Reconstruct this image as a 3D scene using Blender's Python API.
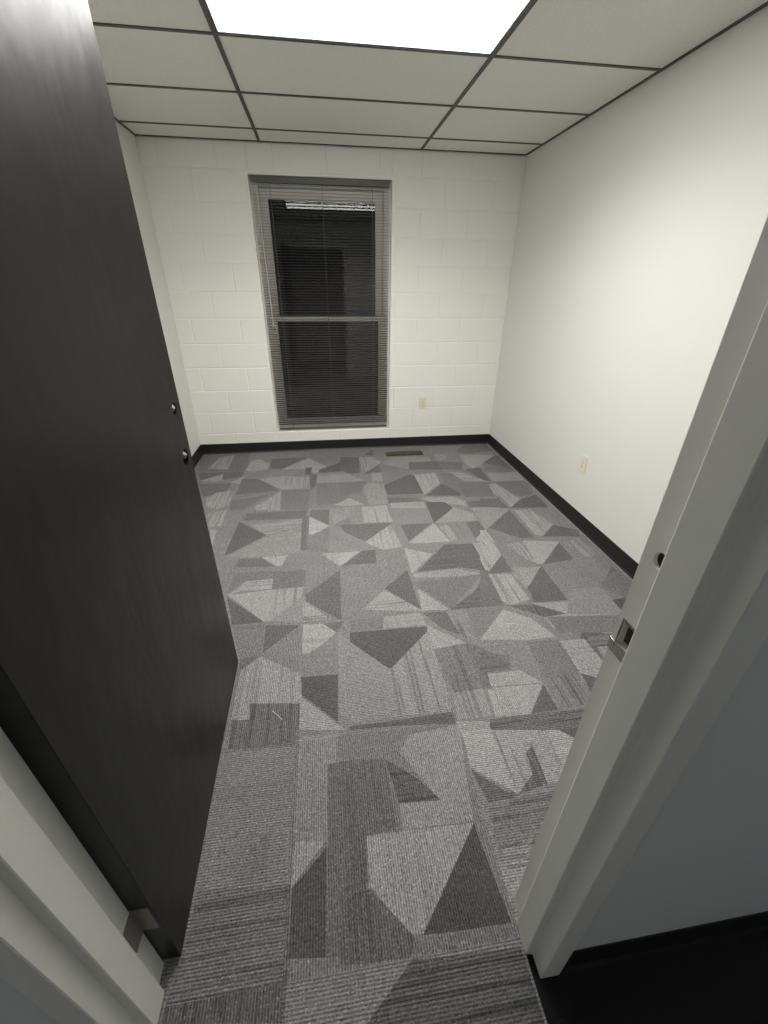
import bpy, bmesh, math, random
from mathutils import Vector, Matrix
from mathutils.geometry import delaunay_2d_cdt

for _o in list(bpy.data.objects):
    bpy.data.objects.remove(_o)
S = bpy.context.scene
COL = S.collection

# ---------------------------------------------------------------- camera, world, exposure
cam_data = bpy.data.cameras.new('camera')
cam = bpy.data.objects.new('camera', cam_data)
COL.objects.link(cam)
cam_data.sensor_fit = 'HORIZONTAL'
cam_data.sensor_width = 36.0
cam_data.lens = 19.416
cam_data.clip_start = 0.02
RIGHT = Vector((0.9905056, -0.1372379, 0.0080268))
UP = Vector((0.0588285, 0.4759157, 0.8775212))
FWD = Vector((0.1242492, 0.8687174, -0.4794707))
m = Matrix.Identity(4)
for r in range(3):
    m[r][0] = RIGHT[r]; m[r][1] = UP[r]; m[r][2] = -FWD[r]
m[0][3], m[1][3], m[2][3] = 1.2354, -0.8403, 1.4792
cam.matrix_world = m
S.camera = cam

world = bpy.data.worlds.new('night')
S.world = world
world.use_nodes = True
world.node_tree.nodes['Background'].inputs[0].default_value = (0.4, 0.5, 0.7, 1)
world.node_tree.nodes['Background'].inputs[1].default_value = 0.002     # night outside

S.view_settings.view_transform = 'Standard'
S.view_settings.look = 'None'
S.view_settings.gamma = 1
S.view_settings.use_curve_mapping = False
S.view_settings.exposure = 0.0
LIGHT_COLOR = (1.0, 0.985, 0.95)
LIGHT_POWER = 9.0            # glow of the troffer lenses
TROFFER_WATTS = 22.0          # light the troffers throw downward
TROFFER_SPREAD = 145
SECOND_SHARE = 0.2              # troffer nearer the doorway, dimmed to keep the near carpet darker
HALL_FILL_POWER = 8.0            # glow of the fill panels added in the corridor for the jambs

# ---------------------------------------------------------------- room dimensions (metres)
W, D, H = 2.945, 3.240, 2.407
FL, FR = 0.757, 1.671                    # door opening between rabbets
WX0, WX1, WZ0, WZ1 = 0.752, 1.860, 0.205, 2.212      # window opening
YF, YH = -0.418, -0.544                  # front wall, room face and corridor face
HX0, HX1, HY0 = -1.4, 4.2, -2.35         # corridor extent

# ---------------------------------------------------------------- helpers
def tag(o, label=None, cat=None, group=None, kind=None):
    if label: o['label'] = label
    if cat: o['category'] = cat
    if group: o['group'] = group
    if kind: o['kind'] = kind
    return o

def link(name, bm, mat, parent=None, smooth=False):
    me = bpy.data.meshes.new(name)
    bmesh.ops.recalc_face_normals(bm, faces=bm.faces[:])
    bm.to_mesh(me); bm.free()
    if mat: me.materials.append(mat)
    if smooth:
        for p in me.polygons: p.use_smooth = True
    o = bpy.data.objects.new(name, me)
    COL.objects.link(o)
    if parent:
        o.parent = parent
        o.location = -parent.location        # meshes are written in room coordinates
    return o

def empty(name, loc):
    o = bpy.data.objects.new(name, None)
    o.location = loc
    COL.objects.link(o)
    return o

def box(bm, x0, x1, y0, y1, z0, z1, bev=0.0, seg=2):
    vs = [bm.verts.new((x, y, z)) for x in (x0, x1) for y in (y0, y1) for z in (z0, z1)]
    idx = [(0,1,3,2),(4,6,7,5),(0,4,5,1),(2,3,7,6),(0,2,6,4),(1,5,7,3)]
    fs = [bm.faces.new([vs[i] for i in f]) for f in idx]
    if bev > 0:
        es = list({e for f in fs for e in f.edges})
        bmesh.ops.bevel(bm, geom=es, offset=bev, segments=seg, profile=0.5, affect='EDGES')
    return vs

def ring(bm, x0, x1, z0, z1, w, y0, y1, wt=None, wb=None, bev=0.0015):
    """rectangular frame in the XZ plane (each member a bevelled bar, mitre free)"""
    wt = wt or w; wb = wb or w
    box(bm, x0, x0+w, y0, y1, z0, z1, bev)
    box(bm, x1-w, x1, y0, y1, z0, z1, bev)
    box(bm, x0+w, x1-w, y0, y1, z1-wt, z1, bev)
    box(bm, x0+w, x1-w, y0, y1, z0, z0+wb, bev)

def cyl(bm, a, b, r, n=20, r2=None):
    a = Vector(a); b = Vector(b); d = (b-a).normalized()
    u = d.orthogonal().normalized(); v = d.cross(u)
    r2 = r if r2 is None else r2
    A = [bm.verts.new(a + (u*math.cos(t)+v*math.sin(t))*r) for t in [2*math.pi*i/n for i in range(n)]]
    B = [bm.verts.new(b + (u*math.cos(t)+v*math.sin(t))*r2) for t in [2*math.pi*i/n for i in range(n)]]
    for i in range(n):
        bm.faces.new((A[i], A[(i+1)%n], B[(i+1)%n], B[i]))
    bm.faces.new(A[::-1]); bm.faces.new(B)

def extrude_profile(bm, pts, fn, s0, s1):
    """closed profile pts swept straight; fn(p, s) -> 3D point"""
    A = [bm.verts.new(fn(p, s0)) for p in pts]
    B = [bm.verts.new(fn(p, s1)) for p in pts]
    n = len(pts)
    for i in range(n):
        bm.faces.new((A[i], A[(i+1)%n], B[(i+1)%n], B[i]))
    bm.faces.new(A[::-1]); bm.faces.new(B)

def boolean_cut(o, cutters, mat=None):
    """cut the cutter bmeshes out of object o and bake the result"""
    tmp = []
    for i, cb in enumerate(cutters):
        c = link('cutter', cb, mat)
        c.location = o.location + (o.parent.location if o.parent else Vector())
        tmp.append(c)
        md = o.modifiers.new('cut', 'BOOLEAN')
        md.operation = 'DIFFERENCE'; md.solver = 'EXACT'; md.object = c
    bpy.context.view_layer.update()
    dg = bpy.context.evaluated_depsgraph_get()
    me = bpy.data.meshes.new_from_object(o.evaluated_get(dg))
    o.modifiers.clear()
    o.data = me
    for c in tmp: bpy.data.objects.remove(c)

# ---------------------------------------------------------------- materials
class NT:
    def __init__(s, name):
        s.m = bpy.data.materials.new(name); s.m.use_nodes = True
        s.t = s.m.node_tree; s.b = s.t.nodes['Principled BSDF']
    def n(s, kind, **kw):
        nd = s.t.nodes.new(kind)
        for k, v in kw.items(): setattr(nd, k, v)
        return nd
    def l(s, a, b): s.t.links.new(a, b)
    def math(s, op, a, b=None, clamp=False):
        nd = s.n('ShaderNodeMath', operation=op, use_clamp=clamp)
        for i, v in enumerate((a, b)):
            if v is None: continue
            if isinstance(v, (int, float)): nd.inputs[i].default_value = v
            else: s.l(v, nd.inputs[i])
        return nd.outputs[0]
    def noise(s, vec, scale, detail=2.0, rough=0.5, dim='3D'):
        nd = s.n('ShaderNodeTexNoise', noise_dimensions=dim)
        s.l(vec, nd.inputs['Vector'])
        nd.inputs['Scale'].default_value = scale
        nd.inputs['Detail'].default_value = detail
        nd.inputs['Roughness'].default_value = rough
        return nd.outputs['Fac']
    def obj(s): return s.n('ShaderNodeTexCoord').outputs['Object']
    def bump(s, h, strength, dist):
        nd = s.n('ShaderNodeBump')
        nd.inputs['Strength'].default_value = strength
        nd.inputs['Distance'].default_value = dist
        s.l(h, nd.inputs['Height']); s.l(nd.outputs[0], s.b.inputs['Normal'])
    def tint(s, base, fac, amount):
        """base colour modulated by (fac-0.5)*amount"""
        k = s.math('ADD', s.math('MULTIPLY', s.math('SUBTRACT', fac, 0.5), amount), 1.0)
        vm = s.n('ShaderNodeVectorMath', operation='SCALE')
        vm.inputs[0].default_value = base[:3]
        s.l(k, vm.inputs['Scale']); s.l(vm.outputs[0], s.b.inputs['Base Color'])

def paint(name, col, rough=0.55, bscale=180, bdist=0.0006, bstr=0.4, var=0.05, vscale=3, metal=0.0, stretch=None, spec=0.5):
    t = NT(name)
    co = t.obj()
    if stretch:
        mp = t.n('ShaderNodeMapping'); mp.inputs['Scale'].default_value = stretch
        t.l(co, mp.inputs[0]); co2 = mp.outputs[0]
    else: co2 = co
    t.tint(col, t.noise(co, vscale, 4), var)
    t.bump(t.noise(co2, bscale, 3), bstr, bdist)
    t.b.inputs['Roughness'].default_value = rough
    t.b.inputs['Metallic'].default_value = metal
    t.b.inputs['Specular IOR Level'].default_value = spec
    return t.m

M = {}
M['block'] = paint('painted_block', (0.89, 0.88, 0.825), 0.5, 60, 0.0012, 0.5, 0.03)
M['drywall'] = paint('painted_drywall', (0.78, 0.775, 0.735), 0.6, 150, 0.0004, 0.4, 0.03)
M['hall_wall'] = paint('corridor_paint', (0.66, 0.66, 0.65), 0.6, 150, 0.0004, 0.4, 0.04)
M['ceil'] = paint('ceiling_board', (0.84, 0.825, 0.77), 0.95, 260, 0.0022, 0.9, 0.26, 120, spec=0.1)
M['tee'] = paint('dark_tee', (0.075, 0.07, 0.068), 0.5, 50, 0.0002, 0.1)
M['frame'] = paint('door_frame_enamel', (0.76, 0.76, 0.70), 0.38, 40, 0.0008, 0.35, 0.10, 14)
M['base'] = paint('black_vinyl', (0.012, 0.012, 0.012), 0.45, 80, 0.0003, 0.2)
M['door'] = paint('black_door_paint', (0.006, 0.006, 0.005), 0.36, 3.2, 0.014, 0.34, 0.25, 2.5, stretch=(1.0, 2.4, 1.1), spec=0.33)
M['core'] = paint('door_core', (0.42, 0.34, 0.24), 0.8)
M['hinge'] = paint('dull_bronze', (0.30, 0.285, 0.25), 0.45, 60, 0.0003, 0.2, metal=0.6)
M['chrome'] = paint('brushed_steel', (0.62, 0.62, 0.60), 0.25, 60, 0.0002, 0.2, metal=1.0)
M['ivory'] = paint('ivory_plastic', (0.80, 0.76, 0.60), 0.35, 60, 0.0001, 0.1)
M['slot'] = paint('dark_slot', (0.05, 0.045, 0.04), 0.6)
M['win'] = paint('window_aluminium', (0.88, 0.84, 0.79), 0.45, 60, 0.0003, 0.2, metal=0.0)
M['slat'] = paint('blind_slat', (0.10, 0.09, 0.082), 0.45, 60, 0.0001, 0.1)
M['rail'] = paint('blind_rail', (0.10, 0.10, 0.09), 0.4, 60, 0.0001, 0.1)
M['cord'] = paint('blind_cord', (0.25, 0.25, 0.25), 0.7)
M['vent'] = paint('brown_register', (0.15, 0.115, 0.085), 0.55, 40, 0.0005, 0.3, 0.4, 12)
M['duct'] = paint('duct_inside', (0.10, 0.07, 0.05), 0.6)
M['troffer'] = paint('white_enamel', (0.8, 0.8, 0.78), 0.4)
M['thread'] = paint('pale_thread', (0.7, 0.68, 0.62), 0.8)
M['hall_floor'] = paint('corridor_floor', (0.010, 0.010, 0.011), 0.75, 300, 0.002, 0.6, 0.5, 30, spec=0.2)

g = NT('wand_clear')
g.b.inputs['Base Color'].default_value = (0.75, 0.74, 0.70, 1); g.b.inputs['Roughness'].default_value = 0.15
g.b.inputs['Transmission Weight'].default_value = 0.3
M['wand'] = g.m
g = NT('window_glass')
g.b.inputs['Base Color'].default_value = (0.93, 0.96, 0.95, 1); g.b.inputs['Roughness'].default_value = 0.0
g.b.inputs['Transmission Weight'].default_value = 1.0; g.b.inputs['IOR'].default_value = 1.5
M['glass'] = g.m

def emitter(name, col, power):
    t = NT(name)
    w = t.noise(t.obj(), 120, 1)
    t.b.inputs['Base Color'].default_value = (0.8, 0.8, 0.8, 1)
    t.b.inputs['Emission Color'].default_value = (*col, 1)
    t.b.inputs['Emission Strength'].default_value = power
    t.b.inputs['Roughness'].default_value = 0.3
    t.bump(w, 0.2, 0.001)
    return t.m
M['lens'] = emitter('lit_lens', LIGHT_COLOR, LIGHT_POWER)
M['second_lens'] = emitter('dimmer_lens', LIGHT_COLOR, LIGHT_POWER*0.7)
M['hall_fill_lens'] = emitter('fill_lens', (0.90, 0.94, 1.0), HALL_FILL_POWER)

def carpet_material():
    t = NT('carpet_tile')
    at = lambda n: t.n('ShaderNodeAttribute', attribute_name=n, attribute_type='GEOMETRY').outputs['Fac']
    tone, stripe, turn = at('tone'), at('stripe'), at('turn')
    sep = t.n('ShaderNodeSeparateXYZ'); t.l(t.obj(), sep.inputs[0])
    x, y = sep.outputs[0], sep.outputs[1]
    def mix(a, b, f):
        return t.math('ADD', t.math('MULTIPLY', a, t.math('SUBTRACT', 1.0, f)), t.math('MULTIPLY', b, f))
    c = mix(x, y, turn); o = mix(y, x, turn)       # c runs across the ribs, o along them
    lean = at('lean')
    c2 = mix(x, y, lean); o2 = mix(y, x, lean)     # the same for the woven stripes
    def vec(a, b, ka, kb):
        cx = t.n('ShaderNodeCombineXYZ')
        t.l(t.math('MULTIPLY', a, ka), cx.inputs[0]); t.l(t.math('MULTIPLY', b, kb), cx.inputs[1]); t.l(turn, cx.inputs[2])
        return cx.outputs[0]
    # broad light and dark stripes woven into some patches
    st = t.noise(vec(c2, o2, 1, 0.02), 70, 2, 0.6)
    st = t.math('MULTIPLY', t.math('SUBTRACT', st, 0.50), 9.0, True)
    dark = t.math('MULTIPLY', t.math('MULTIPLY', st, stripe), 0.34)
    tn = t.math('SUBTRACT', tone, dark)
    streak = t.noise(vec(c, o, 1, 0.10), 240, 2, 0.6)
    fleck = t.noise(vec(c, o, 1, 0.6), 240, 2, 0.8)
    soft = t.noise(vec(c, o, 1, 1), 7, 2)
    rib = t.math('SINE', t.math('MULTIPLY', c, 2*math.pi/0.0072))
    alb = t.math('ADD', t.math('MULTIPLY', tn, CARPET_K), CARPET_0)
    mod = t.math('ADD', 1.0, t.math('MULTIPLY', t.math('SUBTRACT', streak, 0.5), 0.7))
    mod = t.math('ADD', mod, t.math('MULTIPLY', t.math('SUBTRACT', fleck, 0.5), 2.3))
    mod = t.math('ADD', mod, t.math('MULTIPLY', t.math('SUBTRACT', t.noise(vec(c, o, 1, 0.8), 75, 2, 0.7), 0.5), 0.8))
    spk = t.math('MULTIPLY', t.math('SUBTRACT', t.noise(vec(c, o, 1.3, 0.8), 190, 1, 0.5), 0.60), 9.0, True)
    mod = t.math('ADD', mod, t.math('MULTIPLY', spk, 1.0))
    mod = t.math('ADD', mod, t.math('MULTIPLY', t.math('SUBTRACT', soft, 0.5), 0.25))
    mod = t.math('ADD', mod, t.math('MULTIPLY', rib, 0.26))
    alb = t.math('MAXIMUM', t.math('MULTIPLY', alb, mod), 0.02)
    vm = t.n('ShaderNodeVectorMath', operation='SCALE')
    vm.inputs[0].default_value = (1.0, 0.985, 0.98)
    t.l(alb, vm.inputs['Scale']); t.l(vm.outputs[0], t.b.inputs['Base Color'])
    t.b.inputs['Roughness'].default_value = 0.95
    t.b.inputs['Specular IOR Level'].default_value = 0.1
    h = t.math('ADD', t.math('MULTIPLY', rib, 0.5), t.math('MULTIPLY', fleck, 1.6))
    t.bump(h, 0.6, 0.0022)
    return t.m
CARPET_0, CARPET_K = 0.072, 0.245
M['carpet'] = carpet_material()

SLAT_TILT = 8
POLYS = [
    (0.35, 0.0, [(-0.031, 3.282), (0.461, 3.225), (0.492, 2.742), (0.067, 2.793)], 0),
    (0.8, 1.0, [(0.134, 2.858), (0.197, 3.14), (0.317, 3.183), (0.316, 2.811)], 0),
    (0.9, 0.6, [(0.479, 2.768), (0.503, 2.994), (0.575, 3.04), (0.675, 2.921), (0.672, 2.769), (0.547, 2.735)], 0),
    (0.55, 0.0, [(0.575, 3.04), (0.86, 3.063), (1.184, 3.201), (0.46, 3.237)], 0),
    (0.25, 0.0, [(0.684, 3.027), (1.021, 3.044), (0.803, 2.753), (0.698, 2.791)], 0),
    (0.9, 0.3, [(0.803, 2.753), (1.042, 3.013), (1.228, 2.752), (1.105, 2.621), (1.028, 2.751)], 0),
    (0.2, 0.0, [(1.142, 2.713), (1.438, 2.939), (1.419, 2.655), (1.142, 2.64)], 0),
    (0.25, 0.0, [(0.073, 2.768), (0.473, 2.744), (0.473, 2.628), (0.307, 2.581), (0.122, 2.603)], 0),
    (0.8, 0.5, [(0.127, 2.581), (0.298, 2.718), (0.316, 2.58), (0.263, 2.543)], 0),
    (0.8, 0.0, [(0.386, 2.528), (0.491, 2.625), (0.482, 2.465)], 0),
    (0.3, 0.0, [(0.48, 2.582), (0.623, 2.565), (0.82, 2.31), (0.673, 2.289), (0.48, 2.274), (0.482, 2.465)], 0),
    (0.85, 0.7, [(0.623, 2.565), (0.815, 2.6), (1.06, 2.557), (1.039, 2.324), (0.835, 2.328)], 0),
    (0.2, 0.0, [(1.018, 2.777), (1.075, 2.771), (1.068, 2.602), (1.023, 2.608)], 0),
    (0.4, 0.0, [(0.837, 2.308), (1.065, 2.3), (1.064, 1.936), (0.863, 1.961)], 0),
    (0.3, 0.0, [(0.143, 2.515), (0.407, 2.504), (0.391, 2.362), (0.364, 2.288), (0.226, 2.267)], 0),
    (0.85, 1.0, [(0.259, 2.226), (0.324, 2.331), (0.458, 2.354), (0.456, 2.096), (0.384, 2.037), (0.299, 2.081)], 0),
    (0.35, 0.0, [(0.467, 2.165), (0.744, 2.242), (0.636, 2.074), (0.571, 1.997), (0.479, 2.009)], 0),
    (0.85, 1.0, [(0.657, 2.037), (0.837, 2.308), (0.848, 1.963), (0.679, 1.984)], 0),
    (0.3, 0.0, [(0.609, 1.944), (1.064, 1.936), (1.022, 1.814), (0.611, 1.835)], 0),
    (0.25, 0.0, [(1.059, 2.603), (1.123, 2.596), (1.115, 2.376), (1.073, 2.279)], 0),
    (0.75, 0.6, [(1.123, 2.619), (1.416, 2.608), (1.403, 2.405), (1.124, 2.417)], 1),
    (0.4, 0.0, [(1.124, 2.417), (1.403, 2.405), (1.382, 2.089), (1.252, 2.015), (1.125, 2.013)], 0),
    (0.85, 0.0, [(1.252, 1.998), (1.383, 2.107), (1.374, 1.966)], 0),
    (0.25, 0.0, [(1.071, 1.936), (1.215, 1.934), (1.206, 1.702), (1.073, 1.839)], 0),
    (1.0, 0.5, [(1.069, 1.839), (1.21, 1.687), (1.099, 1.575), (1.071, 1.592)], 1),
    (0.4, 0.0, [(1.209, 1.672), (1.199, 1.362), (1.069, 1.367), (1.071, 1.566)], 0),
    (0.3, 0.0, [(1.021, 1.845), (1.068, 1.855), (1.068, 1.402), (1.022, 1.396)], 0),
    (0.6, 0.0, [(1.218, 1.934), (1.373, 1.949), (1.362, 1.787), (1.243, 1.712)], 0),
    (0.4, 0.0, [(1.242, 1.697), (1.363, 1.803), (1.347, 1.558)], 0),
    (0.8, 1.0, [(0.656, 1.77), (1.022, 1.814), (1.018, 1.711), (0.793, 1.614)], 1),
    (0.2, 0.0, [(0.577, 1.824), (0.787, 1.615), (0.596, 1.427), (0.556, 1.409)], 0),
    (0.65, 0.0, [(0.795, 1.6), (1.018, 1.696), (1.023, 1.384), (0.808, 1.354), (0.579, 1.383)], 0),
    (0.8, 1.0, [(0.337, 1.978), (0.461, 2.027), (0.464, 1.78), (0.382, 1.776)], 0),
    (0.8, 0.0, [(0.398, 1.731), (0.447, 1.725), (0.458, 1.515)], 0),
    (0.3, 0.0, [(0.653, 1.351), (0.79, 1.345), (0.881, 1.246), (0.649, 1.265)], 0),
    (0.95, 0.4, [(0.79, 1.352), (0.947, 1.359), (0.917, 1.252), (0.887, 1.246)], 0),
    (0.9, 0.6, [(1.153, 1.345), (1.333, 1.345), (1.328, 1.265), (1.264, 1.198)], 0),
    (0.3, 0.0, [(1.264, 1.198), (1.327, 1.254), (1.324, 1.201)], 0),
    (0.25, 0.0, [(1.344, 3.006), (1.527, 2.984), (1.504, 2.597), (1.4, 2.586), (1.33, 2.69)], 0),
    (0.85, 1.0, [(1.527, 2.984), (1.669, 2.968), (1.732, 2.822), (1.529, 2.57)], 0),
    (0.3, 0.0, [(1.529, 2.57), (1.706, 2.773), (1.693, 2.598), (1.603, 2.561)], 0),
    (0.25, 0.0, [(1.593, 3.034), (1.686, 3.204), (1.674, 3.013)], 0),
    (0.7, 0.0, [(1.766, 2.845), (1.873, 2.944), (2.22, 2.903), (2.214, 2.792), (1.956, 2.616), (1.729, 2.796)], 0),
    (0.3, 0.2, [(1.989, 2.792), (2.214, 2.792), (2.506, 2.731), (2.442, 2.558), (1.956, 2.616)], 1),
    (0.3, 0.0, [(2.507, 3.016), (2.681, 3.218), (2.915, 3.225), (2.879, 3.003), (2.637, 2.941)], 0),
    (0.85, 0.5, [(2.534, 2.924), (2.773, 2.896), (2.877, 2.884), (2.667, 2.659), (2.555, 2.569), (2.518, 2.703)], 0),
    (0.75, 1.0, [(2.292, 2.981), (2.42, 2.937), (2.341, 2.805), (2.267, 2.841)], 0),
    (0.2, 0.0, [(2.667, 2.659), (2.936, 2.877), (2.811, 2.564)], 0),
    (0.25, 0.0, [(2.47, 2.555), (2.621, 2.587), (2.617, 2.28), (2.561, 2.309)], 0),
    (0.85, 1.0, [(2.304, 2.525), (2.429, 2.486), (2.572, 2.286), (2.284, 2.321)], 1),
    (0.22, 0.0, [(1.681, 2.307), (1.933, 2.499), (1.984, 2.469), (1.979, 2.11), (1.69, 2.126)], 0),
    (0.95, 1.0, [(1.979, 2.493), (2.185, 2.516), (2.165, 2.291), (1.983, 2.09)], 0),
    (0.2, 0.0, [(1.987, 2.071), (2.18, 2.277), (2.28, 2.093), (2.271, 2.036)], 0),
    (0.4, 0.0, [(2.217, 2.488), (2.317, 2.5), (2.437, 2.113), (2.293, 2.053), (2.195, 2.266)], 0),
    (0.35, 0.0, [(2.307, 2.274), (2.6, 2.261), (2.532, 1.985), (2.299, 2.014)], 0),
    (0.8, 1.0, [(2.567, 2.222), (2.654, 2.169), (2.579, 1.98), (2.546, 2.022)], 0),
    (0.75, 1.0, [(1.327, 2.618), (1.399, 2.563), (1.55, 2.409), (1.318, 2.415)], 1),
    (0.35, 0.0, [(1.318, 2.415), (1.55, 2.409), (1.477, 2.191), (1.306, 2.135)], 0),
    (0.85, 0.3, [(1.3, 2.009), (1.37, 2.109), (1.489, 1.969), (1.298, 1.975)], 1),
    (0.7, 0.2, [(1.505, 2.308), (1.584, 2.383), (1.684, 2.328), (1.667, 1.964), (1.521, 1.965)], 0),
    (0.75, 0.0, [(1.606, 2.585), (1.699, 2.574), (1.684, 2.393), (1.595, 2.404)], 0),
    (0.35, 0.3, [(1.682, 2.071), (1.913, 2.042), (1.95, 1.983), (1.677, 1.981)], 1),
    (0.8, 0.0, [(1.685, 1.98), (1.946, 1.965), (1.947, 1.861), (1.68, 1.894)], 0),
    (0.8, 0.0, [(1.946, 2.038), (2.199, 2.026), (2.276, 1.943), (2.265, 1.856), (2.163, 1.903), (1.995, 1.959)], 0),
    (0.15, 0.0, [(1.962, 1.963), (2.108, 1.945), (2.152, 1.836), (1.949, 1.639)], 0),
    (0.75, 0.0, [(1.964, 1.637), (2.157, 1.852), (2.275, 1.738), (2.269, 1.629)], 0),
    (0.3, 0.0, [(2.279, 1.925), (2.571, 1.962), (2.517, 1.825), (2.283, 1.836)], 0),
    (0.8, 0.0, [(2.286, 1.819), (2.517, 1.825), (2.491, 1.76), (2.285, 1.769)], 0),
    (0.65, 0.0, [(2.28, 1.753), (2.485, 1.744), (2.288, 1.509)], 0),
    (0.25, 0.0, [(2.178, 1.61), (2.269, 1.629), (2.276, 1.497), (2.176, 1.4)], 0),
    (0.95, 0.2, [(2.183, 1.4), (2.283, 1.496), (2.289, 1.335), (2.181, 1.374)], 0),
    (0.55, 0.0, [(1.685, 1.876), (1.947, 1.861), (1.949, 1.639), (1.681, 1.657)], 0),
    (0.85, 1.0, [(1.462, 1.938), (1.648, 1.949), (1.664, 1.689), (1.448, 1.701)], 0),
    (0.22, 0.0, [(1.286, 1.692), (1.661, 1.674), (1.439, 1.454), (1.309, 1.59)], 0),
    (0.25, 0.0, [(1.708, 1.639), (1.925, 1.633), (1.725, 1.418)], 0),
    (0.9, 0.0, [(1.723, 1.406), (1.947, 1.63), (1.999, 1.384), (1.734, 1.392)], 0),
    (0.8, 1.0, [(1.975, 1.591), (2.044, 1.597), (2.057, 1.389), (2.009, 1.395)], 0),
    (0.9, 1.0, [(1.438, 1.442), (1.635, 1.648), (1.673, 1.362), (1.548, 1.342)], 0),
    (1.0, 0.0, [(1.27, 1.341), (1.402, 1.348), (1.277, 1.217), (1.264, 1.208)], 0),
    (0.25, 0.0, [(1.283, 1.21), (1.415, 1.346), (1.495, 1.348), (1.484, 1.202)], 0),
    (0.9, 0.7, [(1.678, 1.349), (1.847, 1.257), (1.677, 1.073)], 0),
    (0.22, 0.2, [(1.712, 1.088), (1.948, 1.352), (2.141, 1.341), (2.14, 1.034), (1.981, 1.096)], 1),
    (0.95, 1.0, [(2.138, 1.354), (2.284, 1.323), (2.274, 1.214), (2.135, 1.055)], 0),
    (0.2, 0.0, [(2.138, 1.044), (2.239, 1.128), (2.191, 1.007)], 0),
    (0.75, 0.2, [(1.683, 1.072), (1.953, 1.089), (2.084, 1.021), (1.981, 1.014), (1.687, 1.032)], 1),
    (0.2, 0.0, [(2.699, 2.708), (2.892, 2.882), (2.915, 2.502)], 0),
    (0.4, 0.0, [(2.694, 2.693), (2.915, 2.502), (2.933, 2.45), (2.629, 2.487)], 0),
    (0.8, 1.0, [(2.64, 2.461), (2.933, 2.45), (2.91, 2.267), (2.63, 2.279)], 1),
    (0.35, 0.0, [(2.622, 2.258), (2.937, 2.242), (2.887, 2.019), (2.752, 1.959), (2.63, 2.09)], 0),
    (0.85, 1.0, [(2.579, 2.22), (2.64, 2.234), (2.72, 1.925), (2.596, 1.798)], 0),
    (0.2, 0.0, [(2.581, 1.783), (2.736, 1.923), (2.887, 1.98), (2.883, 1.763)], 0),
    (0.25, 0.0, [(2.406, 1.964), (2.554, 1.945), (2.574, 1.784), (2.358, 1.827)], 0),
    (0.7, 0.0, [(2.352, 1.811), (2.569, 1.774), (2.31, 1.521), (2.281, 1.524)], 0),
    (0.25, 0.0, [(2.31, 1.521), (2.56, 1.752), (2.574, 1.364), (2.484, 1.362)], 0),
    (0.85, 1.0, [(2.599, 1.747), (2.724, 1.748), (2.782, 1.505), (2.636, 1.369), (2.592, 1.402)], 0),
    (0.22, 0.0, [(2.634, 1.364), (2.782, 1.505), (2.921, 1.416), (2.89, 1.337)], 0),
    (0.9, 0.0, [(2.487, 1.335), (2.716, 1.294), (2.484, 1.064), (2.451, 1.079)], 0),
    (0.8, 1.0, [(2.357, 1.301), (2.482, 1.323), (2.451, 1.079), (2.407, 1.128)], 0),
    (0.22, 0.0, [(2.49, 1.063), (2.709, 1.282), (2.703, 1.091)], 0),
    (0.75, 1.0, [(2.737, 1.278), (2.875, 1.313), (2.872, 1.115), (2.806, 1.1)], 0),
    (0.25, 0.0, [(2.117, 1.016), (2.277, 1.191), (2.271, 1.017)], 0),
    (0.95, 1.0, [(2.243, 1.501), (2.279, 1.496), (2.27, 1.191), (2.117, 1.016), (2.124, 1.164)], 0),
    (0.22, 0.0, [(2.283, 0.846), (2.473, 1.054), (2.457, 0.824)], 0),
    (0.8, 0.5, [(2.288, 1.057), (2.462, 1.045), (2.29, 0.86), (2.261, 0.978)], 0),
    (0.3, 0.0, [(2.772, 0.873), (2.895, 1.0), (2.914, 0.817), (2.857, 0.772), (2.717, 0.79)], 0),
    (0.35, 0.0, [(0.871, 1.192), (1.064, 1.188), (1.057, 1.005), (0.88, 1.037)], 0),
    (0.4, 0.0, [(0.646, 1.2), (0.869, 1.212), (0.871, 1.132), (0.729, 1.112), (0.647, 1.031)], 0),
    (0.9, 1.0, [(0.651, 1.013), (0.728, 1.122), (0.877, 1.131), (0.88, 1.037), (0.718, 1.04)], 1),
    (0.9, 0.0, [(0.651, 1.013), (0.881, 1.028), (0.879, 0.783), (0.864, 0.781)], 1),
    (0.85, 1.0, [(0.881, 1.028), (1.057, 1.033), (1.053, 0.961), (0.959, 0.81), (0.879, 0.783)], 0),
    (0.2, 0.0, [(0.648, 0.996), (0.864, 0.778), (0.714, 0.775)], 0),
    (0.65, 0.0, [(0.884, 0.783), (1.059, 0.952), (1.055, 0.753)], 0),
    (0.27, 0.0, [(1.064, 0.96), (1.262, 1.162), (1.251, 0.735), (1.071, 0.908)], 0),
    (0.85, 1.0, [(1.06, 0.918), (1.195, 0.757), (1.055, 0.753)], 1),
    (0.4, 0.0, [(0.715, 0.768), (0.871, 0.762), (0.879, 0.561), (0.785, 0.55)], 0),
    (0.22, 0.0, [(0.877, 0.754), (1.045, 0.732), (0.883, 0.573)], 0),
    (0.5, 0.0, [(1.055, 0.731), (1.066, 0.432), (0.885, 0.548)], 0),
    (1.0, 0.6, [(1.06, 0.735), (1.158, 0.728), (1.222, 0.66), (1.137, 0.578), (1.09, 0.546), (1.062, 0.55)], 1),
    (0.3, 0.0, [(1.158, 0.728), (1.261, 0.733), (1.227, 0.659)], 0),
    (0.3, 0.0, [(0.785, 0.55), (0.875, 0.562), (0.795, 0.485)], 0),
    (0.85, 0.6, [(0.875, 0.556), (1.066, 0.432), (1.067, 0.173), (0.802, 0.208), (0.796, 0.479)], 0),
    (0.35, 0.7, [(0.863, 0.315), (1.062, 0.289), (1.063, 0.174), (0.876, 0.199)], 0),
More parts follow.
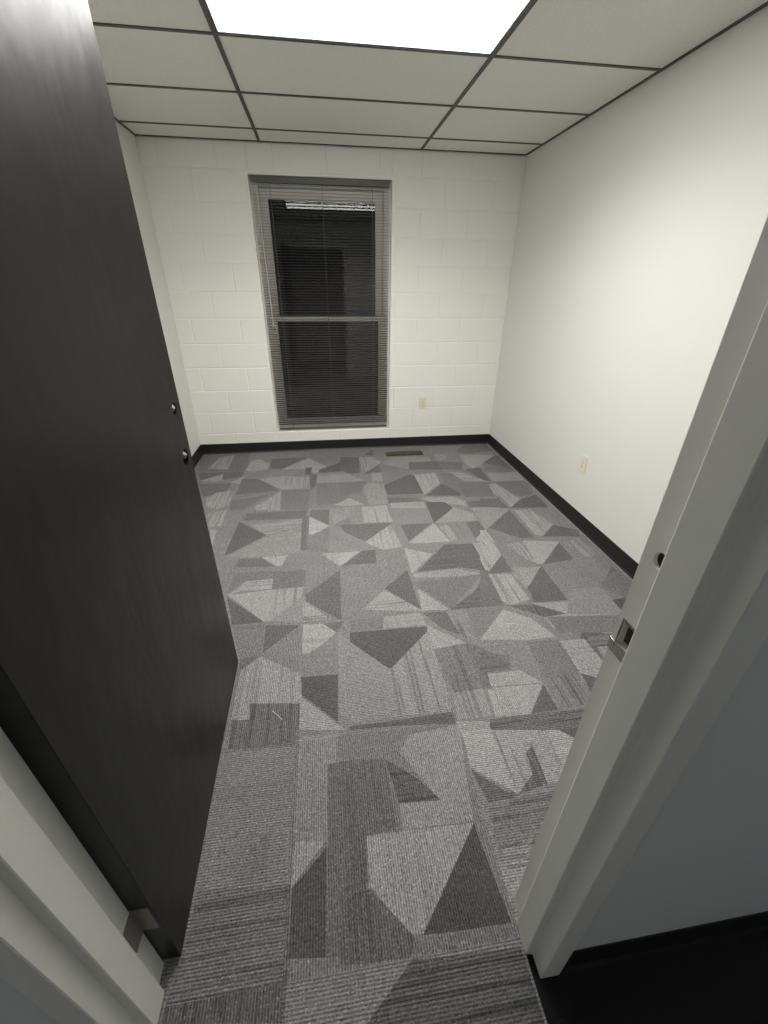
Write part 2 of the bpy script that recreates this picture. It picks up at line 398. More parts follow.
    (0.12, 0.0, [(1.062, 0.416), (1.219, 0.412), (1.21, 0.187), (1.069, 0.327)], 0),
    (0.65, 0.0, [(1.229, 0.659), (1.327, 0.553), (1.297, 0.202), (1.218, 0.212)], 0),
    (0.9, 0.0, [(1.061, 0.323), (1.239, 0.15), (1.067, 0.173)], 0),
    (0.22, 0.0, [(1.499, 0.958), (1.657, 1.112), (1.664, 0.766)], 0),
    (0.85, 1.0, [(1.497, 0.949), (1.664, 0.766), (1.66, 0.751), (1.363, 0.805)], 1),
    (0.9, 0.0, [(1.683, 0.934), (1.815, 0.746), (1.667, 0.758)], 0),
    (0.38, 0.0, [(1.665, 0.992), (2.08, 1.017), (2.018, 0.947), (1.828, 0.753), (1.726, 0.892)], 0),
    (0.25, 0.3, [(1.815, 0.746), (1.994, 0.876), (2.105, 1.014), (2.108, 0.741)], 1),
    (0.25, 0.0, [(1.664, 0.742), (1.789, 0.734), (1.816, 0.568), (1.737, 0.621)], 0),
    (0.6, 1.0, [(1.789, 0.734), (1.901, 0.735), (1.883, 0.519), (1.822, 0.554)], 0),
    (0.42, 0.0, [(1.901, 0.735), (2.105, 0.733), (1.881, 0.513)], 0),
    (0.85, 0.0, [(1.665, 0.652), (1.83, 0.513), (1.664, 0.496)], 0),
    (0.12, 0.0, [(1.287, 0.651), (1.669, 0.644), (1.659, 0.603), (1.455, 0.415), (1.41, 0.421), (1.283, 0.591)], 0),
    (0.65, 0.0, [(1.283, 0.591), (1.446, 0.41), (1.452, 0.181), (1.256, 0.176)], 0),
    (0.75, 1.0, [(1.455, 0.415), (1.661, 0.609), (1.67, 0.238), (1.66, 0.172), (1.452, 0.181)], 0),
    (0.42, 0.5, [(1.664, 0.496), (1.839, 0.512), (1.858, 0.263), (1.693, 0.255)], 0),
    (0.2, 0.2, [(1.359, 0.163), (1.66, 0.172), (1.662, 0.122), (1.413, 0.142), (1.254, 0.148), (1.255, 0.163)], 1),
    (0.4, 0.0, [(1.293, 0.737), (1.452, 0.739), (1.452, 0.658), (1.287, 0.651)], 0),
    (0.8, 0.3, [(1.463, 0.737), (1.659, 0.743), (1.665, 0.652), (1.452, 0.658)], 1),
    (0.35, 0.3, [(1.839, 0.512), (1.934, 0.435), (2.003, 0.414), (1.97, 0.336), (1.868, 0.338), (1.858, 0.263), (1.82, 0.258)], 0),
    (1.0, 0.0, [(1.864, 0.327), (1.965, 0.325), (1.939, 0.263), (1.86, 0.268)], 0),
    (0.75, 1.0, [(1.684, 0.256), (1.82, 0.258), (1.809, 0.134), (1.674, 0.134)], 0),
    (1.0, 0.2, [(1.836, 0.251), (1.935, 0.253), (1.888, 0.142), (1.824, 0.127)], 0),
    (0.3, 0.0, [(2.087, 1.057), (2.136, 1.051), (2.102, 0.742), (1.976, 0.742)], 0),
    (0.9, 1.0, [(2.122, 1.012), (2.255, 0.995), (2.267, 0.771), (2.146, 0.736), (2.114, 0.773)], 0),
    (0.22, 0.0, [(2.302, 0.873), (2.47, 1.008), (2.464, 0.737), (2.278, 0.744)], 0),
    (0.85, 0.0, [(2.279, 0.735), (2.471, 0.727), (2.409, 0.638), (2.363, 0.66)], 0),
    (0.25, 0.5, [(2.124, 0.739), (2.276, 0.727), (2.404, 0.639), (2.28, 0.631)], 0),
    (0.9, 0.0, [(1.93, 0.554), (2.089, 0.711), (2.203, 0.634), (2.275, 0.495), (2.136, 0.493), (1.899, 0.524)], 0),
    (0.4, 0.0, [(2.291, 0.63), (2.694, 0.593), (2.604, 0.48), (2.299, 0.519)], 0),
    (0.62, 0.0, [(2.526, 0.826), (2.706, 0.812), (2.705, 0.592), (2.409, 0.638)], 0),
    (0.35, 0.0, [(2.718, 0.81), (2.734, 0.855), (2.904, 0.953), (2.899, 0.796), (2.789, 0.712)], 0),
    (0.3, 0.5, [(1.875, 0.456), (1.989, 0.368), (1.939, 0.34), (1.831, 0.332)], 1),
    (0.9, 0.0, [(1.867, 0.327), (2.012, 0.33), (2.081, 0.255), (1.853, 0.264)], 0),
    (0.4, 0.0, [(2.116, 0.482), (2.27, 0.475), (2.264, 0.275), (2.1, 0.274)], 0),
    (0.9, 0.5, [(2.272, 0.468), (2.398, 0.465), (2.407, 0.313), (2.342, 0.242), (2.271, 0.285)], 1),
    (0.95, 0.3, [(1.86, 0.258), (2.079, 0.25), (1.967, 0.122), (1.827, 0.127)], 0),
    (0.18, 0.0, [(2.081, 0.245), (2.083, 0.125), (1.967, 0.122)], 0),
    (0.5, 1.0, [(2.1, 0.274), (2.237, 0.278), (2.236, 0.133), (2.083, 0.125)], 0),
    (0.2, 0.0, [(2.272, 0.279), (2.333, 0.243), (2.258, 0.17)], 0),
    (0.25, 0.8, [(1.796, 0.122), (2.189, 0.116), (2.13, 0.032), (1.783, 0.078)], 1),
    (0.4, 0.8, [(2.413, 0.491), (2.614, 0.478), (2.513, 0.41), (2.427, 0.409)], 1),
    (0.8, 0.6, [(2.427, 0.409), (2.513, 0.41), (2.424, 0.323)], 0),
    (0.35, 0.5, [(0.802, 0.25), (1.052, 0.217), (1.051, 0.11), (0.812, 0.131)], 0),
    (0.5, 0.3, [(0.675, 0.149), (1.057, 0.104), (1.055, -0.062), (0.789, -0.044)], 1),
    (0.4, 0.3, [(0.911, -0.227), (0.963, -0.167), (0.987, -0.147), (0.992, -0.279), (0.902, -0.274)], 0),
    (0.35, 0.7, [(0.805, -0.267), (1.058, -0.292), (1.062, -0.483), (0.783, -0.478), (0.799, -0.39)], 1),
    (0.22, 0.5, [(0.784, -0.48), (1.059, -0.482), (1.06, -0.544), (0.786, -0.507)], 0),
    (0.7, 0.2, [(1.066, 0.148), (1.209, 0.141), (1.168, -0.203), (1.061, -0.188)], 0),
    (0.95, 0.0, [(1.066, -0.189), (1.159, -0.198), (1.059, -0.301)], 0),
    (0.12, 0.0, [(1.063, -0.302), (1.159, -0.217), (1.155, -0.45), (1.06, -0.439)], 0),
    (0.35, 0.4, [(1.168, 0.03), (1.282, 0.035), (1.239, -0.461), (1.159, -0.45)], 0),
    (0.35, 0.4, [(1.211, 0.034), (1.369, 0.024), (1.375, -0.199), (1.282, -0.203), (1.267, -0.349), (1.195, -0.339)], 0),
    (0.8, 0.1, [(1.47, 0.1), (1.67, 0.116), (1.62, -0.208), (1.393, -0.202), (1.397, -0.126), (1.526, -0.126), (1.425, 0.038)], 0),
    (0.25, 0.5, [(1.369, 0.024), (1.471, -0.057), (1.534, -0.136), (1.397, -0.126)], 1),
    (0.95, 0.5, [(1.282, -0.203), (1.619, -0.212), (1.406, -0.44), (1.375, -0.436), (1.278, -0.325)], 0),
    (0.1, 0.0, [(1.618, -0.216), (1.643, -0.455), (1.405, -0.443)], 0),
    (0.3, 0.4, [(1.195, -0.339), (1.278, -0.331), (1.382, -0.443), (1.367, -0.479), (1.189, -0.47)], 0),
    (0.5, 0.2, [(1.381, -0.445), (1.653, -0.451), (1.649, -0.496), (1.366, -0.481)], 0),
    (0.15, 0.6, [(1.366, -0.484), (1.648, -0.498), (1.649, -0.625), (1.245, -0.57)], 1),
    (0.95, 0.0, [(1.673, 0.085), (1.789, 0.082), (1.793, -0.152), (1.664, -0.047)], 0),
    (0.85, 1.0, [(1.784, 0.07), (1.887, 0.062), (1.872, -0.095), (1.793, -0.152)], 0),
    (0.18, 0.0, [(1.662, -0.052), (1.779, -0.16), (1.685, -0.165)], 0),
    (0.4, 0.8, [(1.679, -0.182), (1.886, -0.174), (1.785, -0.279), (1.674, -0.294)], 1),
    (0.7, 1.0, [(1.674, -0.294), (1.785, -0.279), (1.676, -0.417)], 1),
]

def build_floor():
    ox0, ox1 = 0.0, W
    outline = [(0, -0.51), (0.445, -0.51), (0.445, HY0), (1.655, HY0), (1.655, -0.51), (W, -0.51), (W, D), (0, D)]
    VENT = [(1.80, 2.965), (2.175, 2.965), (2.175, 3.095), (1.80, 3.095)]
    tx = [0.445 + 0.605*i for i in range(-1, 5)]; ty = [-0.48 + 0.6096*j for j in range(-4, 7)]
    polys = []
    # repeat of the tile's own figure where furniture of the doorway hides the floor
    fig = [(a, b, p, c) for a, b, p, c in POLYS if all(1.04 < q[0] < 1.68 and -0.50 < q[1] < 0.15 for q in p)]
    for i in range(-1, 4):
        for j in range(-4, 6):
            x0, y0 = 0.445+0.605*i, -0.48+0.6096*j
            hidden = (i < 0 and y0 < 1.3) or (i >= 3 and y0 < 0.5) or y0 < -1.3 or (i >= 2 and y0 < 0)
            if not hidden: continue
            for a, b, p, c in fig:
                q = [(u-1.05, v+0.48) for u, v in p]
                if (i+j) % 2 == 0: q = [(0.605-v, u) for u, v in q]; c = 1-c
                q = [(min(max(u, 0), 0.605)+x0, min(max(v, 0), 0.6096)+y0) for u, v in q]
                polys.append((a, b, q, c))
    polys += POLYS
    polys.append((0.75, 0.0, [(W-0.022, -0.4), (W, -0.4), (W, D), (W-0.022, D)], 0))
    vs, es = [], []
    def add(loop):
        b = len(vs); vs.extend(Vector(q) for q in loop)
        es.extend((b+k, b+(k+1) % len(loop)) for k in range(len(loop)))
    add(outline); add(VENT)
    for a, b, p, c in polys: add(p)
    for x in tx: vs.extend([Vector((x, HY0)), Vector((x, D))]); es.append((len(vs)-2, len(vs)-1))
    for y in ty: vs.extend([Vector((0, y)), Vector((W, y))]); es.append((len(vs)-2, len(vs)-1))
    v2, _, f2, _, _, _ = delaunay_2d_cdt(vs, es, [], 0, 1e-4)
    def inside(p, loop):
        r = False; j = len(loop)-1
        for i in range(len(loop)):
            xi, yi = loop[i]; xj, yj = loop[j]
            if (yi > p[1]) != (yj > p[1]) and p[0] < (xj-xi)*(p[1]-yi)/(yj-yi)+xi: r = not r
            j = i
        return r
    bm = bmesh.new()
    bv = [bm.verts.new((v[0], v[1], 0)) for v in v2]
    rows = []
    for f in f2:
        c = (sum(v2[k][0] for k in f)/len(f), sum(v2[k][1] for k in f)/len(f))
        if not inside(c, outline) or inside(c, VENT): continue
        tone, stripe, lean = 0.52, 0.12, None
        for a, b, p, q in polys:
            if inside(c, p): tone, stripe, lean = a, b, q
        i = math.floor((c[0]-0.445)/0.605); j = math.floor((c[1]+0.48)/0.6096)
        turn = 0.0 if (i+j) % 2 == 1 else 1.0
        try: bm.faces.new([bv[k] for k in f])
        except ValueError: continue
        rnd = random.Random(i*31+j*7)
        rows.append((tone + rnd.uniform(-0.05, 0.05), stripe, turn, turn if lean is None else float(lean)))
    me = bpy.data.meshes.new('floor')
    bm.to_mesh(me); bm.free()
    for k, nm in enumerate(('tone', 'stripe', 'turn', 'lean')):
        at = me.attributes.new(nm, 'FLOAT', 'FACE')
        at.data.foreach_set('value', [r[k] for r in rows])
    loose = bmesh.new(); loose.from_mesh(me)
    bmesh.ops.delete(loose, geom=[v for v in loose.verts if not v.link_faces], context='VERTS')
    for f in loose.faces:
        if f.normal.z < 0: f.normal_flip()
    loose.to_mesh(me); loose.free()
    me.materials.append(M['carpet'])
    o = bpy.data.objects.new('floor', me); COL.objects.link(o)
    tag(o, 'grey carpet tile floor with light and dark triangles', 'carpet', kind='structure')

build_floor()

def struct(name, bm, mat, label, cat, parent=None):
    o = link(name, bm, mat, parent)
    return tag(o, label, cat, kind='structure') if parent is None else o

# corridor floor, dark, a few millimetres below the carpet tiles
bm = bmesh.new()
box(bm, 1.657, HX1, HY0, -0.508, -0.05, -0.004)
box(bm, HX0, 0.443, HY0, -0.508, -0.05, -0.004)
struct('floor_hall', bm, M['hall_floor'], 'near-black corridor floor outside the doorway beside the carpet strip', 'floor')

# ---- walls
bm = bmesh.new()
TH = 0.2
box(bm, -0.12, WX0, D, D+TH, 0, H); box(bm, WX1, W+0.12, D, D+TH, 0, H)
box(bm, WX0, WX1, D, D+TH, 0, WZ0); box(bm, WX0, WX1, D, D+TH, WZ1, H)
def pads(bm, x0, x1, z0, z1, bond_odd):
    cx, cz, dep, ins, gap = 0.4064, 0.2032, 0.0030, 0.0060, 0.0012
    for k in range(0, 13):
        a, b = max(z0, k*cz), min(z1, (k+1)*cz)
        if b-a < 0.02: continue
        off = bond_odd if k % 2 else bond_odd + cx/2
        s = off - cx*math.ceil((off-x0)/cx)
        while s < x1:
            l, r = max(s, x0), min(s+cx, x1)
            s += cx
            if r-l < 0.02: continue
            A = [(l+gap, a+gap), (r-gap, a+gap), (r-gap, b-gap), (l+gap, b-gap)]
            B = [(l+gap+ins, a+gap+ins), (r-gap-ins, a+gap+ins), (r-gap-ins, b-gap-ins), (l+gap+ins, b-gap-ins)]
            va = [bm.verts.new((q[0], D+0.0004, q[1])) for q in A]; vb = [bm.verts.new((q[0], D-dep, q[1])) for q in B]
            for i in range(4): bm.faces.new((va[i], va[(i+1) % 4], vb[(i+1) % 4], vb[i]))
            bm.faces.new(vb); bm.faces.new(va[::-1])
pads(bm, 0.0, WX0, 0, H-0.004, 0.132)
pads(bm, WX1, W, 0, H-0.004, 2.098)
pads(bm, WX0, WX1, 0, WZ0, 0.132+0.2)
pads(bm, WX0, WX1, WZ1, H-0.004, 0.132)
struct('wall_back', bm, M['block'], 'far wall of cream painted concrete block around the window', 'wall')

bm = bmesh.new(); box(bm, -0.12, 0, YF, D, 0, H)
struct('wall_left', bm, M['drywall'], 'smooth cream wall mostly hidden behind the open black door', 'wall')
bm = bmesh.new(); box(bm, W, W+0.12, YF, D, 0, H)
struct('wall_right', bm, M['drywall'], 'long smooth cream wall on the right with an ivory outlet', 'wall')

HEAD = 2.050
bm = bmesh.new()
box(bm, HX0, FL-0.05, YH, YF, 0, H); box(bm, FR+0.05, HX1, YH, YF, 0, H)
box(bm, FL-0.05, FR+0.05, YH, YF, HEAD+0.05, H)
struct('wall_front', bm, M['hall_wall'], 'grey corridor wall at lower right beside the door frame', 'wall')
bm = bmesh.new(); box(bm, HX0, HX1, HY0-0.1, HY0, 0, H)
struct('wall_corridor', bm, M['hall_wall'], 'corridor wall opposite the office doorway', 'wall')
bm = bmesh.new(); box(bm, HX0-0.1, HX0, HY0-0.1, YF, 0, H)
struct('wall_corridor_west', bm, M['hall_wall'], 'corridor end wall on the left side', 'wall')
bm = bmesh.new(); box(bm, HX1, HX1+0.1, HY0-0.1, YF, 0, H)
struct('wall_corridor_east', bm, M['hall_wall'], 'corridor end wall on the right side', 'wall')

# ---- ceiling: boards, then the dark tee grid as a part
TX = [0.865, 2.084]
TYS = [D-0.2894-0.6096*k for k in range(6)]
LX0, LX1, LY0, LY1 = TX[0], TX[1], TYS[3], TYS[2]
bm = bmesh.new()
xs = [0] + TX + [W]; ys = [D] + TYS + [YF]
for i in range(3):
    for j in range(len(ys)-1):
        if i == 1 and j in (3, 4): continue
        box(bm, xs[i]+0.003, xs[i+1]-0.003, ys[j+1]+0.003, ys[j]-0.003, H, H+0.016, 0.002, 1)
ceil = struct('ceiling', bm, M['ceil'], 'suspended ceiling of off-white textured boards in a dark grid', 'ceiling')
bm = bmesh.new()
for x in TX: box(bm, x-0.010, x+0.010, YF, D, H-0.005, H+0.03)
for y in TYS:
    for i in range(3):
        a = xs[i]+(0.010 if i else 0); b = xs[i+1]-(0.010 if i < 2 else 0)
        box(bm, a, b, y-0.009, y+0.009, H-0.0045, H+0.02)
box(bm, 0, 0.015, YF, D, H-0.0055, H+0.001); box(bm, W-0.015, W, YF, D, H-0.0055, H+0.001)
box(bm, 0.015, W-0.015, D-0.015, D-0.0030, H-0.0055, H+0.001); box(bm, 0.02, W-0.02, YF, YF+0.02, H-0.0055, H+0.001)
link('grid', bm, M['tee'], ceil)
bm = bmesh.new(); box(bm, HX0, HX1, HY0, YH, H, H+0.02)
struct('ceiling_hall', bm, M['ceil'], 'plain corridor ceiling outside the doorway', 'ceiling')
bm = bmesh.new(); box(bm, -0.12, W+0.12, YF, D+TH, H+0.10, H+0.12)
struct('ceiling_deck', bm, M['tee'], 'dark deck above the suspended ceiling', 'ceiling')

# ---- cove base
def cove(pts_fn, s0, s1, name, label):
    prof = [(0, 0), (0.012, 0), (0.0095, 0.004), (0.005, 0.012), (0.0035, 0.024), (0.0035, 0.0985), (0.002, 0.1016), (0, 0.1016)]
    bm = bmesh.new(); extrude_profile(bm, prof, pts_fn, s0, s1)
    struct(name, bm, M['base'], label, 'baseboard')
cove(lambda q, s: (s, D-0.0030-q[0], q[1]), 0.0, W, 'baseboard_back', 'black vinyl baseboard along the far block wall')
cove(lambda q, s: (q[0], s, q[1]), YF, D-0.014, 'baseboard_left', 'black vinyl baseboard along the left wall behind the door')
cove(lambda q, s: (W-q[0], s, q[1]), YF, D-0.014, 'baseboard_right', 'black vinyl baseboard running along the long right wall')
cove(lambda q, s: (s, YH-q[0], q[1]), FR+0.052, HX1, 'baseboard_hall', 'black vinyl baseboard on the corridor wall at lower right')
cove(lambda q, s: (s, YH-q[0], q[1]), HX0, FL-0.052, 'baseboard_hall_west', 'black vinyl baseboard on the corridor wall left of the doorway')

# ---- door frame: double rabbet hollow metal profile swept round the opening
prof = [(0.050, -0.4185), (0.050, -0.4060), (0.0485, -0.4040), (0.0015, -0.4040), (0, -0.4055), (0, -0.4530),
        (-0.0130, -0.4530), (-0.0150, -0.4538), (-0.0160, -0.4560), (-0.0160, -0.5100), (-0.0145, -0.5120), (0, -0.5150),
        (0, -0.5550), (0.0015, -0.5570), (0.0485, -0.5570), (0.050, -0.5550), (0.050, -0.5430)]
bm = bmesh.new()
stations = [lambda o, y: (FL-o, y, 0.0), lambda o, y: (FL-o, y, HEAD+o), lambda o, y: (FR+o, y, HEAD+o), lambda o, y: (FR+o, y, 0.0)]
rings = [[bm.verts.new(st(o, y)) for o, y in prof] for st in stations]
for A, B in zip(rings[:-1], rings[1:]):
    for i in range(len(prof)):
        k = (i+1) % len(prof); bm.faces.new((A[i], A[k], B[k], B[i]))
bm.faces.new(rings[0][::-1]); bm.faces.new(rings[-1])
fr = empty('trim_1', (1.214, -0.48, 0))
tag(fr, 'grey painted steel door frame around the office doorway', 'door frame', kind='structure')
frame = link('frame', bm, M['frame'], fr)
c1 = bmesh.new(); cyl(c1, (FR-0.01, -0.4375, 1.155), (FR+0.042, -0.4375, 1.155), 0.0125, 28)
c2 = bmesh.new(); box(c2, FR-0.01, FR+0.032, -0.4420, -0.4150, 0.984, 1.030)
c3 = bmesh.new(); box(c3, FR-0.001, FR+0.0018, -0.4500, -0.4130, 0.962, 1.0345)
boolean_cut(frame, [c1, c2, c3])
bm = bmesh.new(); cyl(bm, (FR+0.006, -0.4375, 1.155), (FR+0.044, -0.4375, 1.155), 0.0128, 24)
link('bolt_shade_plug', bm, M['base'], fr)  # solid black plug recessed in the bolt hole, stands in for its shade
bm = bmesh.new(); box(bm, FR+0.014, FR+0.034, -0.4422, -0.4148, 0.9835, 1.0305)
link('strike_shade_plug', bm, M['slot'], fr)  # solid dark block behind the strike opening, shade given as colour
# latch strike: plate with an opening and a lip rolled round the room-side edge
bm = bmesh.new()
px0, px1 = FR-0.0004, FR+0.0014
box(bm, px0, px1, -0.4495, -0.4135, 0.9625, 0.9845, 0.0004, 1)
box(bm, px0, px1, -0.4495, -0.4135, 1.0285, 1.0340, 0.0004, 1)
box(bm, px0, px1, -0.4495, -0.4410, 0.9845, 1.0285, 0.0004, 1)
box(bm, px0, px1, -0.4160, -0.4135, 0.9845, 1.0285, 0.0004, 1)
box(bm, px0-0.0012, px1, -0.4135, -0.4030, 0.9625, 0.9840, 0.0006, 2)
box(bm, px1-0.001, px1+0.006, -0.4035, -0.4012, 0.9625, 0.9840, 0.0006, 2)
st = link('strike_plate', bm, M['chrome'], fr)
tag(st, 'bright steel latch strike plate')
bm = bmesh.new()
for zz in (0.9735,):
    cyl(bm, (px0-0.0008, -0.431, zz), (px0+0.0006, -0.431, zz), 0.0035, 14)
link('screw', bm, M['chrome'], st).location = (0, 0, 0)

# ---- door leaf, standing open against the left wall
THETA = math.radians(90.85)
PIN = Vector((0.7505, -0.4040, 0))
def dw(x, y, z):
    return (PIN.x + x*math.cos(THETA)-y*math.sin(THETA), PIN.y + x*math.sin(THETA)+y*math.cos(THETA), z)
def to_world(bm):
    for v in bm.verts: v.co = Vector(dw(v.co.x, v.co.y, v.co.z))
DR = empty('door_1', (PIN.x, PIN.y, 0))
tag(DR, 'open black slab door with two empty lock holes near its edge', 'door', kind='structure')
DX0, DX1, DY0, DY1 = 0.002, 0.932, -0.0485, -0.001
bm = bmesh.new(); box(bm, DX0, DX1, DY0, DY1, 0.012, 2.044, 0.0012, 2); to_world(bm)
leaf = link('leaf', bm, M['door'], DR)
cuts = []
HX = DX1-0.060
for z, r in ((1.150, 0.019), (0.996, 0.027)):
    c = bmesh.new(); cyl(c, (HX, DY0-0.02, z), (HX, DY1+0.02, z), r, 40); to_world(c); cuts.append(c)
    c = bmesh.new(); cyl(c, (HX+r*0.3, DY0+0.0165, z), (DX1+0.02, DY0+0.0165, z), 0.0135, 28); to_world(c); cuts.append(c)
boolean_cut(leaf, cuts, M['core'])
for z0 in (0.200, 1.085, 1.745):
    z1 = z0+0.1016
    bm = bmesh.new(); cyl(bm, dw(0, 0.004, z0), dw(0, 0.004, z1), 0.0065, 16)
    cyl(bm, dw(0, 0.004, z1), dw(0, 0.004, z1+0.005), 0.0075, 16, 0.004); cyl(bm, dw(0, 0.004, z0-0.005), dw(0, 0.004, z0), 0.004, 16, 0.0075)
    hg = link('hinge', bm, M['hinge'], DR)
    # leaf screwed to the door's edge
    bm = bmesh.new(); box(bm, DX0-0.0022, DX0, DY0+0.006, DY1+0.004, z0, z1, 0.0005, 1)
    for k in range(3):
        zz = z0+0.017+k*0.034; cyl(bm, (DX0-0.0030, -0.028+0.010*(k % 2), zz), (DX0-0.0015, -0.028+0.010*(k % 2), zz), 0.004, 12)
    to_world(bm)
    link('hinge_leaf', bm, M['hinge'], hg).location = (0, 0, 0)
    bm = bmesh.new(); box(bm, FL, FL+0.0022, -0.4400, -0.394, z0, z1, 0.0005, 1)
    for k in range(3):
        zz = z0+0.017+k*0.034; cyl(bm, (FL+0.0015, -0.430+0.010*(k % 2), zz), (FL+0.0030, -0.430+0.010*(k % 2), zz), 0.004, 12)
    link('hinge_leaf', bm, M['hinge'], hg).location = (0, 0, 0)

# ---- window
WN = empty('window_1', ((WX0+WX1)/2, D+0.08, WZ0))
tag(WN, 'tall double-hung window in the far wall, dark night glass', 'window', kind='structure')
bm = bmesh.new(); ring(bm, WX0, WX1, WZ0, WZ1, 0.060, D+0.055, D+0.150)
link('window_frame', bm, M['win'], WN)
bm = bmesh.new(); ring(bm, WX0+0.060, WX1-0.060, 1.190, WZ1-0.060, 0.062, D+0.098, D+0.132, 0.075, 0.045)
us = link('upper_sash', bm, M['win'], WN)
bm = bmesh.new(); box(bm, WX0+0.120, WX1-0.120, D+0.112, D+0.118, 1.232, WZ1-0.133)
for v in bm.verts: v.co.y += (v.co.z-1.65)*0.005          # the pane leans out a hair at the top
link('pane', bm, M['glass'], us).location = (0, 0, 0)
bm = bmesh.new(); ring(bm, WX0+0.060, WX1-0.060, WZ0+0.060, 1.235, 0.040, D+0.062, D+0.096, 0.040, 0.060)
ls = link('lower_sash', bm, M['win'], WN)
bm = bmesh.new(); box(bm, WX0+0.098, WX1-0.098, D+0.076, D+0.082, WZ0+0.118, 1.197)
link('pane', bm, M['glass'], ls).location = (0, 0, 0)

# ---- mini blind hung inside the window opening
BL = empty('window_blind', ((WX0+WX1)/2, D+0.028, WZ1))
tag(BL, 'lowered grey horizontal mini blind with open slats covering the window', 'blind')
BX0, BX1 = WX0+0.018, WX1-0.018
bm = bmesh.new(); box(bm, BX0, BX1, D+0.006, D+0.044, 2.168, 2.208, 0.002, 2)
link('headrail', bm, M['rail'], BL)
bm = bmesh.new()
PITCH, DEPTH, TILT = 0.0205, 0.025, math.radians(SLAT_TILT)
nsl = int((2.155-0.250)/PITCH)
for i in range(nsl+1):
    zc = 2.155-i*PITCH
    up, dn = [], []
    for k in range(5):
        u = (k/4-0.5); crown = 0.0012*(1-(2*u)**2)
        yy = u*DEPTH; y2 = yy*math.cos(TILT)-crown*math.sin(TILT); z2 = yy*math.sin(TILT)+crown*math.cos(TILT)
        up.append((D+0.025+y2, zc+z2)); dn.append((D+0.025+y2, zc+z2-0.0006))
    extrude_profile(bm, up+dn[::-1], lambda q, s: (s, q[0], q[1]), BX0, BX1)
link('slats', bm, M['slat'], BL)
bm = bmesh.new(); box(bm, BX0, BX1, D+0.013, D+0.037, 0.217, 0.231, 0.003, 2)
link('bottom_rail', bm, M['rail'], BL)
for xc in (WX0+0.155, (WX0+WX1)/2, WX1-0.155):
    bm = bmesh.new()
    for yy in (D+0.0115, D+0.0385): cyl(bm, (xc, yy, 0.225), (xc, yy, 2.17), 0.0009, 6)
    for i in range(nsl+1):
        zc = 2.155-i*PITCH-0.0012; cyl(bm, (xc, D+0.0115, zc), (xc, D+0.0385, zc), 0.0005, 4)
    link('ladder_cord', bm, M['cord'], BL)
bm = bmesh.new(); cyl(bm, (0.806, D+0.0035, 2.150), (0.822, D-0.0045, 1.150), 0.0042, 6)
cyl(bm, (0.806, D+0.010, 2.175), (0.806, D+0.0035, 2.150), 0.0025, 8)
link('tilt_wand', bm, M['wand'], BL)

# ---- lay-in troffer
def troffer(LY0, LY1, label, share, lens):
    TR = empty('ceiling_light', ((LX0+LX1)/2, (LY0+LY1)/2, H))
    tag(TR, label, 'ceiling light', 'troffers in the ceiling grid')
    bm = bmesh.new()
    a, b, c, d = LX0+0.013, LX1-0.013, LY0+0.013, LY1-0.013
    for q in ((a, a+0.006, c, d), (b-0.006, b, c, d), (a+0.006, b-0.006, c, c+0.006), (a+0.006, b-0.006, d-0.006, d)):
        box(bm, *q, H-0.002, H+0.010, 0.001, 1)
    link('lens_frame', bm, M['troffer'], TR)
    bm = bmesh.new()
    for q in ((a, a+0.002, c, d), (b-0.002, b, c, d), (a, b, c, c+0.002), (a, b, d-0.002, d)):
        box(bm, *q, H+0.010, H+0.085)
    box(bm, a, b, c, d, H+0.085, H+0.087)
    link('housing', bm, M['troffer'], TR)
    bm = bmesh.new(); box(bm, a+0.006, b-0.006, c+0.006, d-0.006, H+0.001, H+0.005)
    link('lens', bm, lens, TR)
    ld = bpy.data.lights.new('tubes', 'AREA'); ld.shape = 'RECTANGLE'
    ld.size, ld.size_y = b-a-0.02, d-c-0.02
    ld.energy = TROFFER_WATTS*share; ld.color = LIGHT_COLOR; ld.spread = math.radians(TROFFER_SPREAD)
    lo = bpy.data.objects.new('tubes', ld); COL.objects.link(lo); lo.parent = TR; lo.location = (0, 0, -0.001)
troffer(LY0, LY1, 'bright rectangular fluorescent troffer nearer the window, set in the ceiling grid', 1.0, M['lens'])
troffer(LY0-0.6096, LY1-0.6096, 'second fluorescent troffer nearer the doorway, seen only mirrored in the window', SECOND_SHARE, M['second_lens'])

# fill panel added out of view in the corridor to brighten the jambs
def hall_fill(x, y, label):
    HL = empty('hall_fill', (x, y, H))
    tag(HL, label, 'ceiling light')
    bm = bmesh.new()
    for q in ((x-0.3, x-0.28, y-0.3, y+0.3), (x+0.28, x+0.3, y-0.3, y+0.3), (x-0.28, x+0.28, y-0.3, y-0.28), (x-0.28, x+0.28, y+0.28, y+0.3)):
        box(bm, *q, H-0.03, H, 0.002, 1)
    link('housing', bm, M['troffer'], HL)
    bm = bmesh.new(); box(bm, x-0.28, x+0.28, y-0.28, y+0.28, H-0.024, H-0.018)
    link('lens', bm, M['hall_fill_lens'], HL)
hall_fill(3.50, -1.75, 'added square fill light for the jambs, unseen down the hall to the right')
hall_fill(-0.95, -1.75, 'added square fill light for the jambs, unseen down the hall to the left')

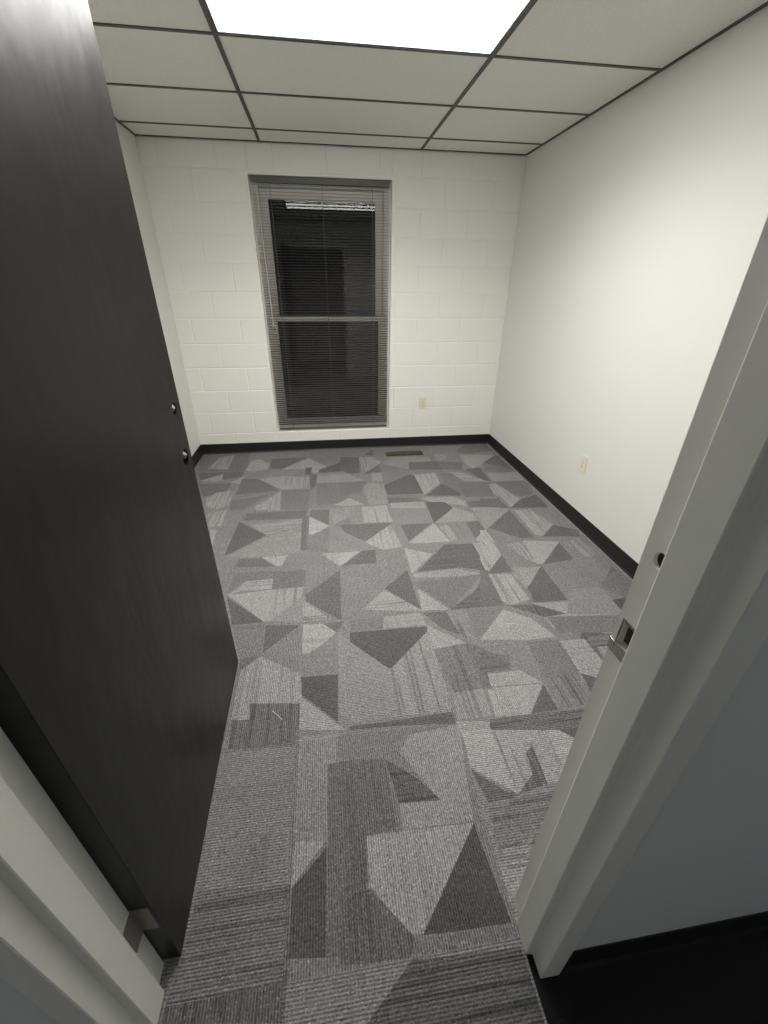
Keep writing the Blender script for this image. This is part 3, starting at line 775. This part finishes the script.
# ---- duplex outlets
def outlet(loc, u, n, label):
    """u: horizontal direction along the wall, n: normal into the room"""
    u, n, c = Vector(u), Vector(n), Vector(loc)
    root = empty('power_outlet', c); tag(root, label, 'outlet')
    def place(bm):
        for v in bm.verts: v.co = c + u*v.co.x + n*v.co.y + Vector((0, 0, v.co.z))
        return bm
    bm = bmesh.new(); box(bm, -0.035, 0.035, 0, 0.0055, -0.0575, 0.0575, 0.0022, 3)
    cover = link('cover_plate', place(bm), M['ivory'], root)
    for dz in (0.0195, -0.0195):
        bm = bmesh.new()
        pts = []
        for i in range(24):
            t = 2*math.pi*i/24; pts.append((0.0175*math.cos(t), max(-0.0125, min(0.0125, 0.0175*math.sin(t)))))
        extrude_profile(bm, pts, lambda q, s: (q[0], s, q[1]+dz), 0.004, 0.0072)
        rc = link('receptacle', place(bm), M['ivory'], root)
        bm = bmesh.new()
        box(bm, -0.0075, -0.0055, 0.0068, 0.0074, dz-0.001, dz+0.008); box(bm, 0.0055, 0.0075, 0.0068, 0.0074, dz-0.001, dz+0.007)
        cyl(bm, (0, 0.0068, dz-0.007), (0, 0.0074, dz-0.007), 0.0026, 12)
        link('slots', place(bm), M['slot'], rc).location = (0, 0, 0)
    bm = bmesh.new(); cyl(bm, (0, 0.005, 0), (0, 0.0066, 0), 0.0032, 14)
    link('screw', place(bm), M['cord'], root)
outlet((2.200, D-0.0030, 0.447), (1, 0, 0), (0, -1, 0), 'ivory duplex outlet on the far block wall right of the window')
outlet((W, 1.571, 0.430), (0, 1, 0), (-1, 0, 0), 'ivory duplex outlet on the smooth right wall above the black baseboard')

# ---- floor register let into the carpet near the far wall
VX0, VX1, VY0, VY1 = 1.80, 2.175, 2.965, 3.095
VR = empty('floor_register', ((VX0+VX1)/2, (VY0+VY1)/2, 0))
tag(VR, 'brown rectangular floor register let into the carpet below the window', 'floor register')
bm = bmesh.new()
t = 0.0015
box(bm, VX0, VX0+t, VY0, VY1, -0.09, 0.001); box(bm, VX1-t, VX1, VY0, VY1, -0.09, 0.001)
box(bm, VX0+t, VX1-t, VY0, VY0+t, -0.09, 0.001); box(bm, VX0+t, VX1-t, VY1-t, VY1, -0.09, 0.001)
box(bm, VX0, VX1, VY0, VY1, -0.092, -0.09)
link('duct_boot', bm, M['vent'], VR)
bm = bmesh.new()
for i in range(9):
    x = VX0+0.04+i*0.036
    box(bm, x, x+0.0016, VY0+t, VY1-t, -0.045, -0.022)
box(bm, VX0+t, VX1-t, (VY0+VY1)/2-0.001, (VY0+VY1)/2+0.001, -0.045, -0.022)
link('damper_vanes', bm, M['duct'], VR)

# ---- bit of pale thread lying on the carpet
bm = bmesh.new()
pts = [(0.957, 0.266, 0.003), (0.968, 0.252, 0.004), (0.983, 0.239, 0.0035), (0.996, 0.224, 0.002)]
for p, q in zip(pts[:-1], pts[1:]): cyl(bm, p, q, 0.0014, 8)
tag(link('loose_thread', bm, M['thread']), 'tiny pale scrap of thread lying on the carpet beside the door', 'thread')
